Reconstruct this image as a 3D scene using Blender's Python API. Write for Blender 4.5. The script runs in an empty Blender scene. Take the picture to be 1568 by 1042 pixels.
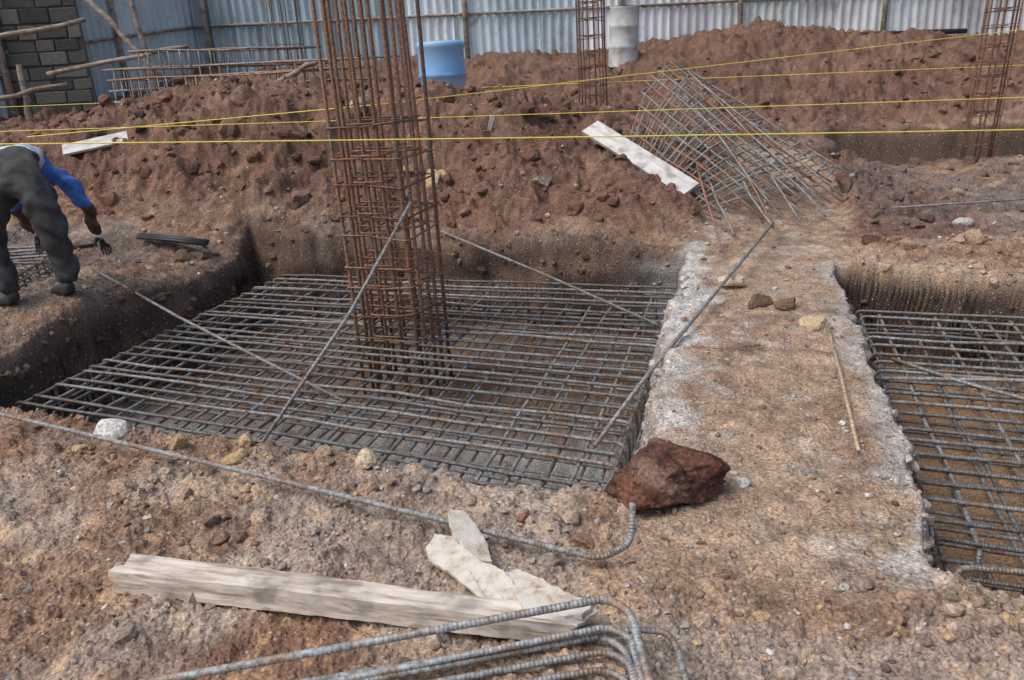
import bpy, bmesh, math, random
import numpy as np
from mathutils import Matrix, Vector
random.seed(7); rng=np.random.default_rng(7)
scene=bpy.context.scene
COL=bpy.context.collection

# ------------------------------------------------------------------ camera
cam=bpy.data.cameras.new("camera"); camo=bpy.data.objects.new("camera",cam); COL.objects.link(camo)
cam.sensor_width=36; cam.lens=28.7; cam.clip_end=500
camo.matrix_world=Matrix.Translation((0,0,1.6))@(Matrix.Rotation(math.radians(90-19.1),4,'X')@Matrix.Rotation(math.radians(-3.4),4,'Z'))
scene.camera=camo
# ------------------------------------------------------------------ light
w=bpy.data.worlds.new("World"); scene.world=w; w.use_nodes=True
nt=w.node_tree; bg=nt.nodes["Background"]; sky=nt.nodes.new("ShaderNodeTexSky"); sky.sky_type='NISHITA'; sky.sun_disc=False
sky.sun_elevation=math.radians(58); sky.sun_rotation=math.radians(-115); sky.dust_density=5; sky.air_density=1.0; sky.ozone_density=1
nt.links.new(sky.outputs[0],bg.inputs[0]); bg.inputs[1].default_value=0.15
sl=bpy.data.lights.new("sun",'SUN'); sl.energy=1.35; sl.angle=math.radians(34); sl.color=(1,0.98,0.95)
so=bpy.data.objects.new("sun",sl); COL.objects.link(so)
el=math.radians(58); az=math.radians(-115)
sd=Vector((math.sin(az)*math.cos(el),math.cos(az)*math.cos(el),math.sin(el)))
so.rotation_euler=sd.to_track_quat('Z','Y').to_euler()
scene.view_settings.view_transform='Standard'; scene.view_settings.look='None'; scene.view_settings.exposure=0

# ------------------------------------------------------------------ numpy noise
def h2(ix,iy,s):
    n=(ix.astype(np.int64)*374761393+iy.astype(np.int64)*668265263+s*1442695041)&0xFFFFFFFF
    n=((n^(n>>13))*1274126177)&0xFFFFFFFF
    n=((n^(n>>16))*2246822519)&0xFFFFFFFF
    return ((n^(n>>15))&0xFFFFFF)/float(0xFFFFFF)
def vn(x,y,s=0):
    ix=np.floor(x);iy=np.floor(y);fx=x-ix;fy=y-iy
    fx=fx*fx*(3-2*fx);fy=fy*fy*(3-2*fy)
    a=h2(ix,iy,s);b=h2(ix+1,iy,s);c=h2(ix,iy+1,s);d=h2(ix+1,iy+1,s)
    return (a*(1-fx)+b*fx)*(1-fy)+(c*(1-fx)+d*fx)*fy*1.0-0.5
def fbm(x,y,o=4,s=0):
    r=0;a=1.0
    for i in range(o):
        r=r+a*vn(x,y,s+i*17); a*=0.5; x,y=(x*1.7-y*1.1)+3.1,(x*1.1+y*1.7)+7.7
    return r
def clods(x,y,cell,s,dens=0.6,rmax=0.5):
    X=x/cell;Y=y/cell;ix=np.floor(X);iy=np.floor(Y);r=np.zeros_like(X)
    for dx in(-1,0,1):
        for dy in(-1,0,1):
            cx=ix+dx;cy=iy+dy
            p=cx+h2(cx,cy,s);q=cy+h2(cx,cy,s+1);k=h2(cx,cy,s+2)
            rad=np.where(k<dens,rmax*(0.25+0.75*h2(cx,cy,s+3)**2),0.0)
            ax=0.7+0.6*h2(cx,cy,s+4)
            d2=((X-p)*ax)**2+((Y-q)/ax)**2
            r=np.maximum(r,np.sqrt(np.maximum(rad**2-d2,0)))
    return r*cell
def ss(a,b,v):
    t=np.clip((v-a)/(b-a),0,1); return t*t*(3-2*t)
def sdf(poly,x,y):
    n=len(poly);d=np.full_like(x,1e9);ins=np.zeros(x.shape,bool)
    for i in range(n):
        ax,ay=poly[i];bx,by=poly[(i+1)%n]
        ex,ey=bx-ax,by-ay;wx,wy=x-ax,y-ay
        t=np.clip((wx*ex+wy*ey)/(ex*ex+ey*ey),0,1)
        d=np.minimum(d,(wx-ex*t)**2+(wy-ey*t)**2)
        c=((ay<=y)&(by>y))|((by<=y)&(ay>y))
        with np.errstate(all='ignore'):
            xi=ax+(y-ay)/(by-ay if by!=ay else 1e-9)*ex
        ins^=(c&(x<xi))
    d=np.sqrt(d); return np.where(ins,-d,d)
# ------------------------------------------------------------------ terrain
CP=[]
for yy in (-8,-3,0,2,3.6,5.2):
    for xx in (-9,-6,-3.2,-1,1,3,6,9): CP.append((xx,yy,0.0 if xx>-4 or yy<3 else 0.15))
CP+=[(-3.3,5.8,.14),(-4.2,6.4,.10),(-5.5,7,.12),(-2.75,6.6,.0),(-2.6,7.6,.03),(-1.4,7.85,.06),(0,7.5,.08),(1.2,7.0,.04),(2.2,6.6,.0),(3.5,6,.0),(6,5.5,0),
(-3.2,8.3,.45),(-1.5,8.45,.50),(0,8.15,.50),(1,7.85,.38),(1.75,7.8,.18),(2.6,8,.08),(3.5,8,.05),(5,8,.05),(7,7.5,.05),(9.5,7,.1),
(-5.6,9.6,.85),(-4.9,9.4,1.0),(-4.15,9.5,1.13),(-3.15,9.6,1.33),(-2.08,9.5,1.18),(-1.2,9.4,1.04),(-.46,9.4,1.08),(.64,9.3,.97),(1.0,9.2,.85),(1.5,8.85,.46),(2.0,9.8,.5),(3.5,10.3,.15),(4.2,12.3,.35),
(-3.9,8.8,.72),(-2,9.0,.88),(-.5,8.9,.84),(.6,8.8,.75),(5,9.6,.2),(6.8,9.5,.2),(9,10,.3),(5.2,13,.4),(7.3,12,.35),(9.5,12,.6),
(-9,9,1.0),(-6.5,12,1.0),(-4,12,1.12),(-1.5,12,.90),(.5,12,.8),(1.6,11.5,.72),(3,12.5,.62),(-.8,13.0,.82),(-4,14.2,1.15),
(5.06,15.5,1.72),(4.0,15.3,1.50),(6.3,15.5,1.56),(7.6,15.5,1.42),(9.6,15.5,1.26),(12,15.5,1.2),(2.7,15.5,1.38),(1.0,15.6,1.28),(-.6,16,1.4),(-2.6,16.2,1.52),(-4.6,16.2,1.45),(3.2,14,.9),(5.5,14.3,1.0),(8,14,.9),(1,14,.95),
(-6.1,15,1.2),(-9,14,1.2),(-12,12,1.2),(-12,17,1.6),(-6,17.5,1.6),(0,17.5,1.55),(6,17.5,1.5),(12,17.5,1.3),(-15,25,1.6),(0,25,1.6),(15,25,1.5),(14,8,.2),(-14,4,.3),(14,0,0),(-14,-6,0)]
CP=np.array(CP,float)
def tps(r2): return 0.5*r2*np.log(r2+1e-9)
n=len(CP); K=tps((CP[:,None,0]-CP[None,:,0])**2+(CP[:,None,1]-CP[None,:,1])**2)+np.eye(n)*0.02
Pm=np.c_[np.ones(n),CP[:,:2]]; A=np.block([[K,Pm],[Pm.T,np.zeros((3,3))]])
W=np.linalg.solve(A,np.r_[CP[:,2],0,0,0])
def base(x,y):
    xc=np.clip(x,-15,15);yc=np.clip(y,-8,25)
    r=W[n]+W[n+1]*xc+W[n+2]*yc
    for i in range(n): r=r+W[i]*tps((xc-CP[i,0])**2+(yc-CP[i,1])**2)
    return np.clip(r,-.1,1.95)
PL=[(-2.5,7.95),(-1.4,7.74),(-.45,7.44),(.6,7.05),(1.58,6.62),(1.27,5.53),(.9,4.47),(.58,3.42),(.38,2.85),(-.07,2.78),(-.63,3.12),(-1.12,3.36),(-2.01,3.75),(-2.8,4.1),(-3.35,4.5),(-3.1,5.5),(-2.75,6.6)]
PR=[(2.47,6.01),(2.13,4.88),(1.76,3.72),(1.53,2.91),(1.38,2.44),(1.31,2.18),(1.46,2.0),(3.0,1.35),(5.6,.5),(6.4,4.0),(3.55,5.39)]
P3=[(4.9,12.4),(4.4,11.2),(3.9,9.9),(4.9,9.5),(6.2,9.5),(10,9.5),(10,11.5),(7.4,11.6)]
ST=[(.35,2.3),(1.25,5.5),(1.6,6.7),(2.1,8),(3.2,11),(4.0,11),(3.3,8),(2.5,6.2),(2.13,4.88),(1.76,3.72),(1.3,2.2)]
def terrain(x,y,full=True):
    x=np.asarray(x,float);y=np.asarray(y,float)
    b=base(x,y)
    wx=x+.13*fbm(x*1.9,y*1.9,2,5)+.05*fbm(x*6,y*6,2,9); wy=y+.13*fbm(x*1.9+9,y*1.9,2,6)+.05*fbm(x*6+5,y*6,2,8)
    dL=sdf(PL,wx,wy);dR=sdf(PR,wx,wy);d3=sdf(P3,wx,wy);dS=sdf(ST,wx,wy)
    strip=1-ss(-.02,.22,dS)
    mound=ss(7.15,7.75,y+0.25*x)*(1-strip)*(1-ss(4,4.6,x)*(1-ss(11.5,13,y)))*ss(0,.3,dL)
    near=1-ss(5,8,y)
    rough=(1-.80*strip)
    wid=.17+.14*(1-ss(3.0,4.2,y+.3*x))*(x<.2)+.06*fbm(x*3,y*3,2,99)
    tL=ss(0,1,-dL/wid);tR=ss(0,1,-dR/.14);t3=ss(0,1,-d3/.3)
    calm=1-.8*np.maximum(ss(0,.3,tL),ss(0,.3,tR))
    nz=rough*(.05*fbm(x*1.6,y*1.6,3,21)+.04*fbm(x*7,y*7,4,31)+.016*fbm(x*40,y*40,2,33))
    patch=ss(-.15,.25,fbm(x*1.1,y*1.1,2,77))
    nz+=rough*(.7*clods(x,y,.10,41,.45)*(.4+.6*patch)+.8*clods(x,y,.035,51,.6)+.5*clods(x,y,.22,61,.18,.4)*patch+.6*clods(x,y,.02,56,.6)*(y<4.5))
    rid=lambda f,o,s: .28-np.abs(fbm(x*f,y*f,o,s))
    nz+=rough*mound*ss(6.6,8.2,y)*(.20*fbm(x*1.4,y*1.4,3,71)+.26*rid(1.9,3,72)+.16*rid(4.7,3,73)+.08*rid(11,3,74)+.6*clods(x,y,.36,81,.5,.5)*patch+.7*clods(x,y,.15,83,.5,.5))
    nz+=strip*(.016*fbm(x*3,y*3,3,91)+.3*clods(x,y,.05,95,.25,.3)+.02*fbm(x*12,y*12,3,96)+.006*fbm(x*50,y*50,2,97))
    hgt=b+nz*calm
    fl=-.76+.02*fbm(x*5,y*5,3,12)+.35*clods(x,y,.06,14,.3)
    hgt=hgt*(1-tL)+fl*tL; hgt=hgt*(1-tR)+fl*tR; hgt=hgt*(1-t3)+(-.22+.5*clods(x,y,.2,18,.5))*t3
    if not full: return hgt
    return hgt,dict(dL=dL,dR=dR,d3=d3,dS=dS,tL=tL,tR=tR,t3=t3,strip=strip,mound=mound,patch=patch,near=near,b=b)
ys=np.concatenate([np.linspace(-60,-3,6),np.linspace(-2.5,1.15,16),1.2*np.exp(np.linspace(0,math.log(5.9/1.2),480)),np.linspace(5.92,8.6,240),8.63*np.exp(np.linspace(0,math.log(19/8.63),230)),np.linspace(19.5,30,10),np.linspace(35,160,8)])
au=np.concatenate([-np.geomspace(30,.86,26),np.linspace(-.84,.84,860),np.geomspace(.86,30,26)])
Y,Aa=np.meshgrid(ys,au,indexing='ij'); Wd=np.maximum(np.minimum(Y,22),1.2); X=Aa*Wd*0.98
Zt,I=terrain(X,Y)
wm=np.maximum(ss(.02,.3,I['tL'])*(1-ss(.8,1,I['tL'])),ss(.02,.3,I['tR'])*(1-ss(.8,1,I['tR'])))
lump=lambda s: fbm(X*4,Zt*6,2,s)+fbm(Y*4,Zt*6+3,2,s+1)
Xd=X+wm*.035*lump(301); Yd=Y+wm*.06*lump(311)
nr,nc=X.shape
co=np.stack([Xd,Yd,Zt],-1).reshape(-1,3)
idx=np.arange(nr*nc).reshape(nr,nc)
q=np.stack([idx[:-1,:-1],idx[:-1,1:],idx[1:,1:],idx[1:,:-1]],-1).reshape(-1,4)
def npmesh(name,co,faces,k,cols=None,smooth=True):
    me=bpy.data.meshes.new(name); me.vertices.add(len(co)); me.vertices.foreach_set("co",co.astype(np.float32).ravel())
    nf=len(faces); me.loops.add(nf*k); me.loops.foreach_set("vertex_index",faces.astype(np.int32).ravel())
    me.polygons.add(nf); me.polygons.foreach_set("loop_start",np.arange(0,nf*k,k,dtype=np.int32)); me.polygons.foreach_set("loop_total",np.full(nf,k,dtype=np.int32))
    me.polygons.foreach_set("use_smooth",np.full(nf,smooth))
    me.update(); me.validate()
    if cols is not None:
        ca=me.color_attributes.new("Col",'FLOAT_COLOR','POINT'); c4=np.ones((len(co),4),np.float32); c4[:,:3]=cols; ca.data.foreach_set("color",c4.ravel())
    ob=bpy.data.objects.new(name,me); COL.objects.link(ob); return ob
def mixc(a,b,t): return a*(1-t[...,None])+np.array(b)*t[...,None]
c=np.zeros(X.shape+(3,))+np.array((.262,.172,.12))
n1=fbm(X*.9,Y*.9,4,101);n2=fbm(X*3.3,Y*3.3,4,111);n3=fbm(X*14,Y*14,3,121)
c=mixc(c,(.38,.285,.21),ss(-.2,.4,n2))
c=mixc(c,(.195,.103,.068),ss(0,.45,n1)*.85)
c=mixc(c,(.39,.345,.30),ss(.05,.45,fbm(X*1.7,Y*1.7,4,131))*.55)
c=mixc(c,(.40,.275,.15),ss(.2,.5,n3)*.4)
c=mixc(c,(.168,.094,.068),I['mound']*.88)
c=mixc(c,(.26,.165,.118),I['mound']*ss(.05,.5,n2)*.6)
c=mixc(c,(.112,.067,.052),I['mound']*ss(0.05,.5,n1)*.5)
dk=ss(3.0,3.8,X)*ss(6.2,6.8,Y)*(1-ss(9.0,9.6,Y)); c=mixc(c,(.135,.11,.105),dk*ss(-.2,.25,n2+.15)*.75)
lb=(1-ss(-2.7,-2.3,X))*ss(4.2,5,Y)*(1-ss(7.6,8.3,Y)); c=mixc(c,(.13,.105,.09),lb*ss(-.35,.2,n2)*.8)
c=mixc(c,(.375,.275,.195),I['strip']*.85); c=mixc(c,(.26,.175,.125),I['strip']*ss(-.05,.4,fbm(X*2.1,Y*2.1,3,141))*.75)
c=mixc(c,(.44,.39,.34),I['strip']*ss(.05,.4,fbm(X*6,Y*6,3,142))*.55)
n4=fbm(X*5,Y*5,4,151)
eL=(1-ss(.02,.22,I['dL']+.22*n4))*I['strip']; c=mixc(c,(.52,.52,.50),eL*.85)
eR=(1-ss(.0,.15,I['dR']+.18*n4))*I['strip']; c=mixc(c,(.38,.365,.345),eR*.75)
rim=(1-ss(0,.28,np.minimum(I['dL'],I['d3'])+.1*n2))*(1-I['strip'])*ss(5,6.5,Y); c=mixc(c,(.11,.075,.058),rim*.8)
c*=(1+.55*n3+.3*fbm(X*45,Y*45,2,161))[...,None]
tw=I['tL']
right=ss(-.5,.0,(X-.62)-(Y-3.42)*.31+.25)
wn=fbm(X*4,Zt*6,4,303)+fbm(Y*4,Zt*6,4,305)
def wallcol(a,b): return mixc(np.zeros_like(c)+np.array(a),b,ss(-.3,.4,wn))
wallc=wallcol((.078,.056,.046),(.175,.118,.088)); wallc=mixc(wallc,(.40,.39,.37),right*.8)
fc=np.zeros_like(c)+np.array((.23,.15,.10)); fc=mixc(fc,(.45,.45,.45),(1-ss(4.4,5.5,Y+.3*X+.5*n1))*.9)
isf=ss(.85,1,tw)
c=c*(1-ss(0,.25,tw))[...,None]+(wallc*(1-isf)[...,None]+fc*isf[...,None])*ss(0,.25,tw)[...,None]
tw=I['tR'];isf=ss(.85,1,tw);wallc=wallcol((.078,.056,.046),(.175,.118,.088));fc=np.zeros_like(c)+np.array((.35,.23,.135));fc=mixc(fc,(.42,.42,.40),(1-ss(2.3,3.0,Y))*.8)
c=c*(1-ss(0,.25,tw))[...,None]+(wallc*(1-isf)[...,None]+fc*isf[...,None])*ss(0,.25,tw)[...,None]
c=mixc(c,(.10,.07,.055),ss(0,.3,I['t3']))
c=np.clip(c,.02,.8)
def groundcol(p):
    iy=np.clip(np.searchsorted(ys,p[:,1]),0,nr-1); ia=np.clip(np.searchsorted(au,p[:,0]/(np.clip(p[:,1],1.2,22)*.98)),0,nc-1); return c[iy,ia]

def newmat(name):
    m=bpy.data.materials.new(name); m.use_nodes=True; nt=m.node_tree; return m,nt,nt.nodes["Principled BSDF"]
def N(nt,t,**k):
    nd=nt.nodes.new(t)
    for a,b in k.items():
        if a in nd.inputs.keys(): nd.inputs[a].default_value=b
        else: setattr(nd,a,b)
    return nd
def ramp(nt,src,stops):
    r=nt.nodes.new("ShaderNodeValToRGB"); e=r.color_ramp.elements
    while len(e)<len(stops): e.new(.5)
    for i,(p,cc) in enumerate(stops): e[i].position=p; e[i].color=tuple(cc)+(1,) if not isinstance(cc,(int,float)) else (cc,cc,cc,1)
    nt.links.new(src,r.inputs[0]); return r
def mix(nt,f,a,b,mode='MIX'):
    m=nt.nodes.new("ShaderNodeMix"); m.data_type='RGBA'; m.blend_type=mode
    for i,v in ((0,f),(6,a),(7,b)):
        if hasattr(v,'is_output'): nt.links.new(v,m.inputs[i])
        else: m.inputs[i].default_value=v if isinstance(v,(int,float)) and i==0 else (tuple(v)+(1,) if not isinstance(v,(int,float)) else (v,v,v,1))
    return m.outputs[2]
def bump(nt,bs,h,s,d):
    b=nt.nodes.new("ShaderNodeBump"); b.inputs["Strength"].default_value=s; b.inputs["Distance"].default_value=d
    nt.links.new(h,b.inputs["Height"]); nt.links.new(b.outputs[0],bs.inputs["Normal"]); return b
def soilmat(name,pebbles=True):
    m,nt,bs=newmat(name); bs.inputs["Roughness"].default_value=.93; bs.inputs["Specular IOR Level"].default_value=.2
    at=N(nt,"ShaderNodeAttribute"); at.attribute_name="Col"
    tc=nt.nodes.new("ShaderNodeTexCoord"); P=tc.outputs["Object"]
    n=N(nt,"ShaderNodeTexNoise",Scale=75.0,Detail=3.0,Roughness=.7); nt.links.new(P,n.inputs["Vector"])
    r=ramp(nt,n.outputs[0],[(.28,.42),(.5,.95),(.72,1.65)])
    cc=mix(nt,1.0,at.outputs["Color"],r.outputs[0],'MULTIPLY')
    if pebbles:
        v=N(nt,"ShaderNodeTexVoronoi",Scale=58.0,Randomness=1.0); nt.links.new(P,v.inputs["Vector"])
        sp=nt.nodes.new("ShaderNodeSeparateColor"); nt.links.new(v.outputs["Color"],sp.inputs[0])
        k=ramp(nt,sp.outputs[0],[(.84,0.0),(.87,1.0)])
        d=ramp(nt,v.outputs["Distance"],[(.25,1.0),(.42,0.0)])
        mm=N(nt,"ShaderNodeMath",operation='MULTIPLY'); nt.links.new(k.outputs[0],mm.inputs[0]); nt.links.new(d.outputs[0],mm.inputs[1])
        pc=ramp(nt,sp.outputs[1],[(0,(.16,.10,.07)),(.4,(.30,.22,.16)),(.75,(.42,.38,.33)),(1,(.55,.5,.42))])
        cc=mix(nt,mm.outputs[0],cc,pc.outputs[0])
        inv=ramp(nt,v.outputs["Distance"],[(0,1.0),(.5,0.0)])
        ad=N(nt,"ShaderNodeMath",operation='ADD'); nt.links.new(n.outputs[0],ad.inputs[0]); nt.links.new(inv.outputs[0],ad.inputs[1])
        bump(nt,bs,ad.outputs[0],.9,.007)
    else: bump(nt,bs,n.outputs[0],.8,.006)
    nt.links.new(cc,bs.inputs["Base Color"]); return m
soil=soilmat("soil"); stone=soilmat("stone",False)
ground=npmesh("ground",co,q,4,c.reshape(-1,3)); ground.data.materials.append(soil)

# ------------------------------------------------------------------ scattered stones and clods
def stones(name,pts,sizes,cols,sub=1,flat=.7,seed=1,sink=.25,angular=.3):
    bm=bmesh.new(); bmesh.ops.create_icosphere(bm,subdivisions=sub,radius=1); V=np.array([v.co[:] for v in bm.verts]);Fc=np.array([[v.index for v in f.verts] for f in bm.faces]); bm.free()
    r=np.random.default_rng(seed); n=len(pts); nv=len(V)
    out=np.zeros((n,nv,3)); 
    z=terrain(pts[:,0],pts[:,1],False)
    for i in range(n):
        v=V.copy()
        for k in range(5):
            d=r.normal(size=3);d/=np.linalg.norm(d);t=v@d;lim=.45+.4*r.random(); v-=np.outer(np.maximum(t-lim,0),d)
        v*=1+angular*(r.random((nv,1))-.5)
        v*=np.array([1,.6+.4*r.random(),flat*(.6+.5*r.random())])
        a=r.random()*6.28; tl=r.normal()*.3
        ca,sa=math.cos(a),math.sin(a); R=np.array([[ca,-sa,0],[sa,ca,0],[0,0,1]])@np.array([[1,0,0],[0,math.cos(tl),-math.sin(tl)],[0,math.sin(tl),math.cos(tl)]])
        out[i]=(v@R.T)*sizes[i]+np.array([pts[i,0],pts[i,1],z[i]+sizes[i]*flat*(.5-sink)])
    F=(Fc[None]+(np.arange(n)*nv)[:,None,None]).reshape(-1,3)
    ob=npmesh(name,out.reshape(-1,3),F,3,np.repeat(cols,nv,0),smooth=False); ob.data.materials.append(stone); return ob
def scatter(n,y0,y1,alo=-.8,ahi=.8):
    y=y0*np.exp(rng.random(n)*math.log(y1/y0)); x=(alo+(ahi-alo)*rng.random(n))*y; return np.c_[x,y]
p=scatter(14000,1.4,12); _,J=terrain(p[:,0],p[:,1]); clump=fbm(p[:,0]*1.5,p[:,1]*1.5,3,201)
keep=(J['tL']<.05)&(J['tR']<.05)&(J['t3']<.05)&(rng.random(len(p))<np.where(J['dS']<0,.4+.6*clump.clip(-.2,.6),.4+1.2*clump.clip(-.3,.6)))*(rng.random(len(p))>.5*J['mound'])
p=p[keep]; s=(.0035+.014*rng.random(len(p))**4)*(.6+.25*p[:,1].clip(1.5,8)); 
pal=np.array([(.42,.40,.38),(.55,.50,.42),(.30,.28,.27),(.48,.36,.22),(.27,.17,.12),(.62,.58,.53),(.21,.135,.10)])
cc_=pal[rng.choice(7,len(p),p=[.15,.12,.11,.14,.28,.05,.15])]*(.7+.4*rng.random((len(p),1)))
stones("gravel",p,s,cc_,1,.7,11)
p=scatter(8500,1.4,15); _,J=terrain(p[:,0],p[:,1]); clump=fbm(p[:,0]*1.1+4,p[:,1]*1.1,3,211)
keep=(J['tL']<.05)&(J['tR']<.05)&(J['dS']>.05)&(rng.random(len(p))<.35+1.3*clump.clip(-.3,.6)+.3*J['mound'])
p=p[keep]; s=(.007+.028*rng.random(len(p))**3.5)*(.55+.28*p[:,1].clip(1.5,9))
gc=groundcol(p)*(.75+.5*rng.random((len(p),1))); oc=(rng.random(len(p))<.10)&(p[:,1]<5); gc[oc]=np.array((.42,.30,.17))*(.8+.4*rng.random((oc.sum(),1)))
stones("soil_clods",p,s,gc,2,.8,12,.42,.3)
p=scatter(2600,7.2,15.5,-.7,.8); _,J=terrain(p[:,0],p[:,1]); clump=fbm(p[:,0]*.9+4,p[:,1]*.9,3,212)
keep=(J['dS']>.1)&(J['d3']>.1)&(J['dL']>.1)&(J['dR']>.1)&(rng.random(len(p))<.3+1.4*clump.clip(-.3,.6))
p=p[keep]; s=.03+.11*rng.random(len(p))**4
stones("mound_lumps",p,s,groundcol(p)*(.75+.45*rng.random((len(p),1))),2,.85,13,.5,.35)
# crumbly lumps and stones bedded in the pit faces
p=scatter(60000,2.2,8.4,-.8,.8); _,J=terrain(p[:,0],p[:,1]); tt=np.maximum(J['tL'],J['tR'])
keep=(tt>.02)&(tt<.9)&(rng.random(len(p))<.55); p=p[keep]; _,J=terrain(p[:,0],p[:,1])
s=(.010+.040*rng.random(len(p))**3)*(.6+.07*p[:,1])
stones("pit_face_clods",p,s,groundcol(p)*(.75+.6*rng.random((len(p),1))),2,.95,14,.55,.35)
def bigstone(name,x,y,s,col,seed,sub=3,flat=.8,sink=.2,ang=.1): return stones(name,np.array([[x,y]],float),np.array([s]),np.array([col],float),sub,flat,seed,sink,ang)
for (x,y,s,col,fl) in [(-1.98,3.63,.10,(.60,.59,.56),.5),(-1.52,3.36,.055,(.48,.35,.2),.9),(-1.24,3.23,.06,(.42,.3,.16),1),(-.64,3.07,.065,(.56,.47,.31),.9),
   (1.57,5.5,.12,(.56,.48,.35),.7),(1.78,4.55,.10,(.54,.42,.26),.6),(1.6,5.0,.10,(.19,.12,.08),.7),(1.75,4.93,.10,(.19,.12,.08),.7),
   (.38,8.05,.14,(.28,.23,.19),.8),(-.72,8.4,.12,(.50,.38,.22),1),(-.6,8.55,.10,(.50,.40,.24),1.1),(-.95,8.6,.09,(.43,.32,.19),.8),(-1.5,9.35,.14,(.40,.34,.25),.8),
   (2.95,6.5,.12,(.17,.10,.07),.6),(3.7,6.3,.1,(.36,.27,.18),.7),(4.0,7.0,.09,(.46,.44,.40),.5),(-.15,2.5,.03,(.5,.5,.5),.7),(.0,2.6,.035,(.25,.13,.09),.8),(.2,2.45,.05,(.27,.17,.12),.8),(.62,2.9,.05,(.5,.5,.48),.5),(.85,2.75,.035,(.5,.5,.48),.5)]:
    bigstone("loose_stone",x,y,s,col,int(abs(x*100+y*37)),3,fl)
def boulder():
    bm=bmesh.new(); bmesh.ops.create_icosphere(bm,subdivisions=6,radius=1); r=np.random.default_rng(31)
    V=np.array([v.co[:] for v in bm.verts])
    for k in range(16):
        d=r.normal(size=3);d/=np.linalg.norm(d);t=V@d;V-=np.outer(np.maximum(t-(.68+.22*r.random()),0),d)*.85
    nz=lambda f,s,o=3: fbm(V[:,0]*f+V[:,2]*f*.7+3,V[:,1]*f-V[:,2]*f*.6+5,o,s)
    V*=(1+.16*nz(1.6,1)+.14*nz(4,2)+.09*nz(11,3)+.05*nz(27,4))[:,None]
    V[:,2]*=1+.15*V[:,0]; V*=np.array([.225,.16,.135])
    for v,p in zip(bm.verts,V): v.co=p
    me=bpy.data.meshes.new("laterite_boulder");bm.to_mesh(me);bm.free()
    n=len(V);cc=np.zeros((n,4),np.float32);cc[:,3]=1;t=ss(-.3,.3,fbm(V[:,0]*22+V[:,2]*15,V[:,1]*22-V[:,2]*13,3,7));t2=ss(.1,.5,fbm(V[:,0]*9+V[:,2]*8,V[:,1]*9-V[:,2]*7,3,8));k3=np.array((.07,.038,.03))*(1-t[:,None])+np.array((.16,.075,.05))*t[:,None];cc[:,:3]=k3*(1-t2[:,None]*.6)+np.array((.28,.19,.14))*t2[:,None]*.6
    ca=me.color_attributes.new("Col",'FLOAT_COLOR','POINT');ca.data.foreach_set("color",cc.ravel()); me.materials.append(stone)
    for f in me.polygons:f.use_smooth=True
    o=bpy.data.objects.new("laterite_boulder",me);COL.objects.link(o);o.location=(.53,2.70,.085);o.rotation_euler=(0,-.08,.15)
boulder()

# ------------------------------------------------------------------ mesh builder
class MB:
    def __init__(s): s.v=[];s.f=[];s.mi=[];s.uv=[];s.c=[]
    def tube(s,pts,r,sides=8,mat=0,col=(1,1,1),caps=True):
        pts=[Vector(p) for p in pts]; n=len(pts); base=len(s.v); L=random.random()*3; prev=None; rr=r if isinstance(r,(list,tuple)) else [r]*n
        for i,p in enumerate(pts):
            t=(pts[min(i+1,n-1)]-pts[max(i-1,0)]).normalized()
            if prev is None:
                ref=Vector((0,0,1)) if abs(t.z)<.9 else Vector((1,0,0)); u=t.cross(ref).normalized()
            else: u=(prev-t*prev.dot(t)).normalized()
            prev=u; vv=t.cross(u)
            if i: L+=(p-pts[i-1]).length
            for k in range(sides):
                a=2*math.pi*k/sides; s.v.append(p+(u*math.cos(a)+vv*math.sin(a))*rr[i]); s.c.append(col); s.uv.append((L,k/sides))
        for i in range(n-1):
            for k in range(sides):
                k2=(k+1)%sides; s.f.append((base+i*sides+k,base+i*sides+k2,base+(i+1)*sides+k2,base+(i+1)*sides+k)); s.mi.append(mat)
        if caps:
            s.f.append(tuple(base+k for k in range(sides))[::-1]); s.mi.append(mat); s.f.append(tuple(base+(n-1)*sides+k for k in range(sides))); s.mi.append(mat)
    def poly(s,vs,fs,mat=0,col=(1,1,1)):
        b=len(s.v)
        for v in vs: s.v.append(Vector(v)); s.c.append(col); s.uv.append((v[0]+v[1],v[2]))
        for f in fs: s.f.append(tuple(b+i for i in f)); s.mi.append(mat)
    def box(s,c,ax,ay,az,mat=0,col=(1,1,1)):
        c=Vector(c);ax=Vector(ax)/2;ay=Vector(ay)/2;az=Vector(az)/2
        vs=[c+ax*i+ay*j+az*k for k in(-1,1) for j in(-1,1) for i in(-1,1)]
        s.poly(vs,[(0,2,3,1),(4,5,7,6),(0,1,5,4),(2,6,7,3),(0,4,6,2),(1,3,7,5)],mat,col)
    def make(s,name,mats,smooth=True,parent=None):
        me=bpy.data.meshes.new(name); me.from_pydata([tuple(v) for v in s.v],[],s.f); 
        for m in mats: me.materials.append(m)
        me.polygons.foreach_set("material_index",s.mi); me.polygons.foreach_set("use_smooth",[smooth]*len(s.f))
        uvl=me.uv_layers.new(name="UVMap"); li=np.zeros(len(me.loops),np.int32); me.loops.foreach_get("vertex_index",li); uvl.data.foreach_set("uv",np.array(s.uv,np.float32)[li].ravel())
        ca=me.color_attributes.new("Col",'FLOAT_COLOR','POINT'); ca.data.foreach_set("color",np.c_[np.array(s.c,np.float32),np.ones(len(s.v),np.float32)].ravel())
        ob=bpy.data.objects.new(name,me); COL.objects.link(ob)
        if parent: ob.parent=parent
        return ob
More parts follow.
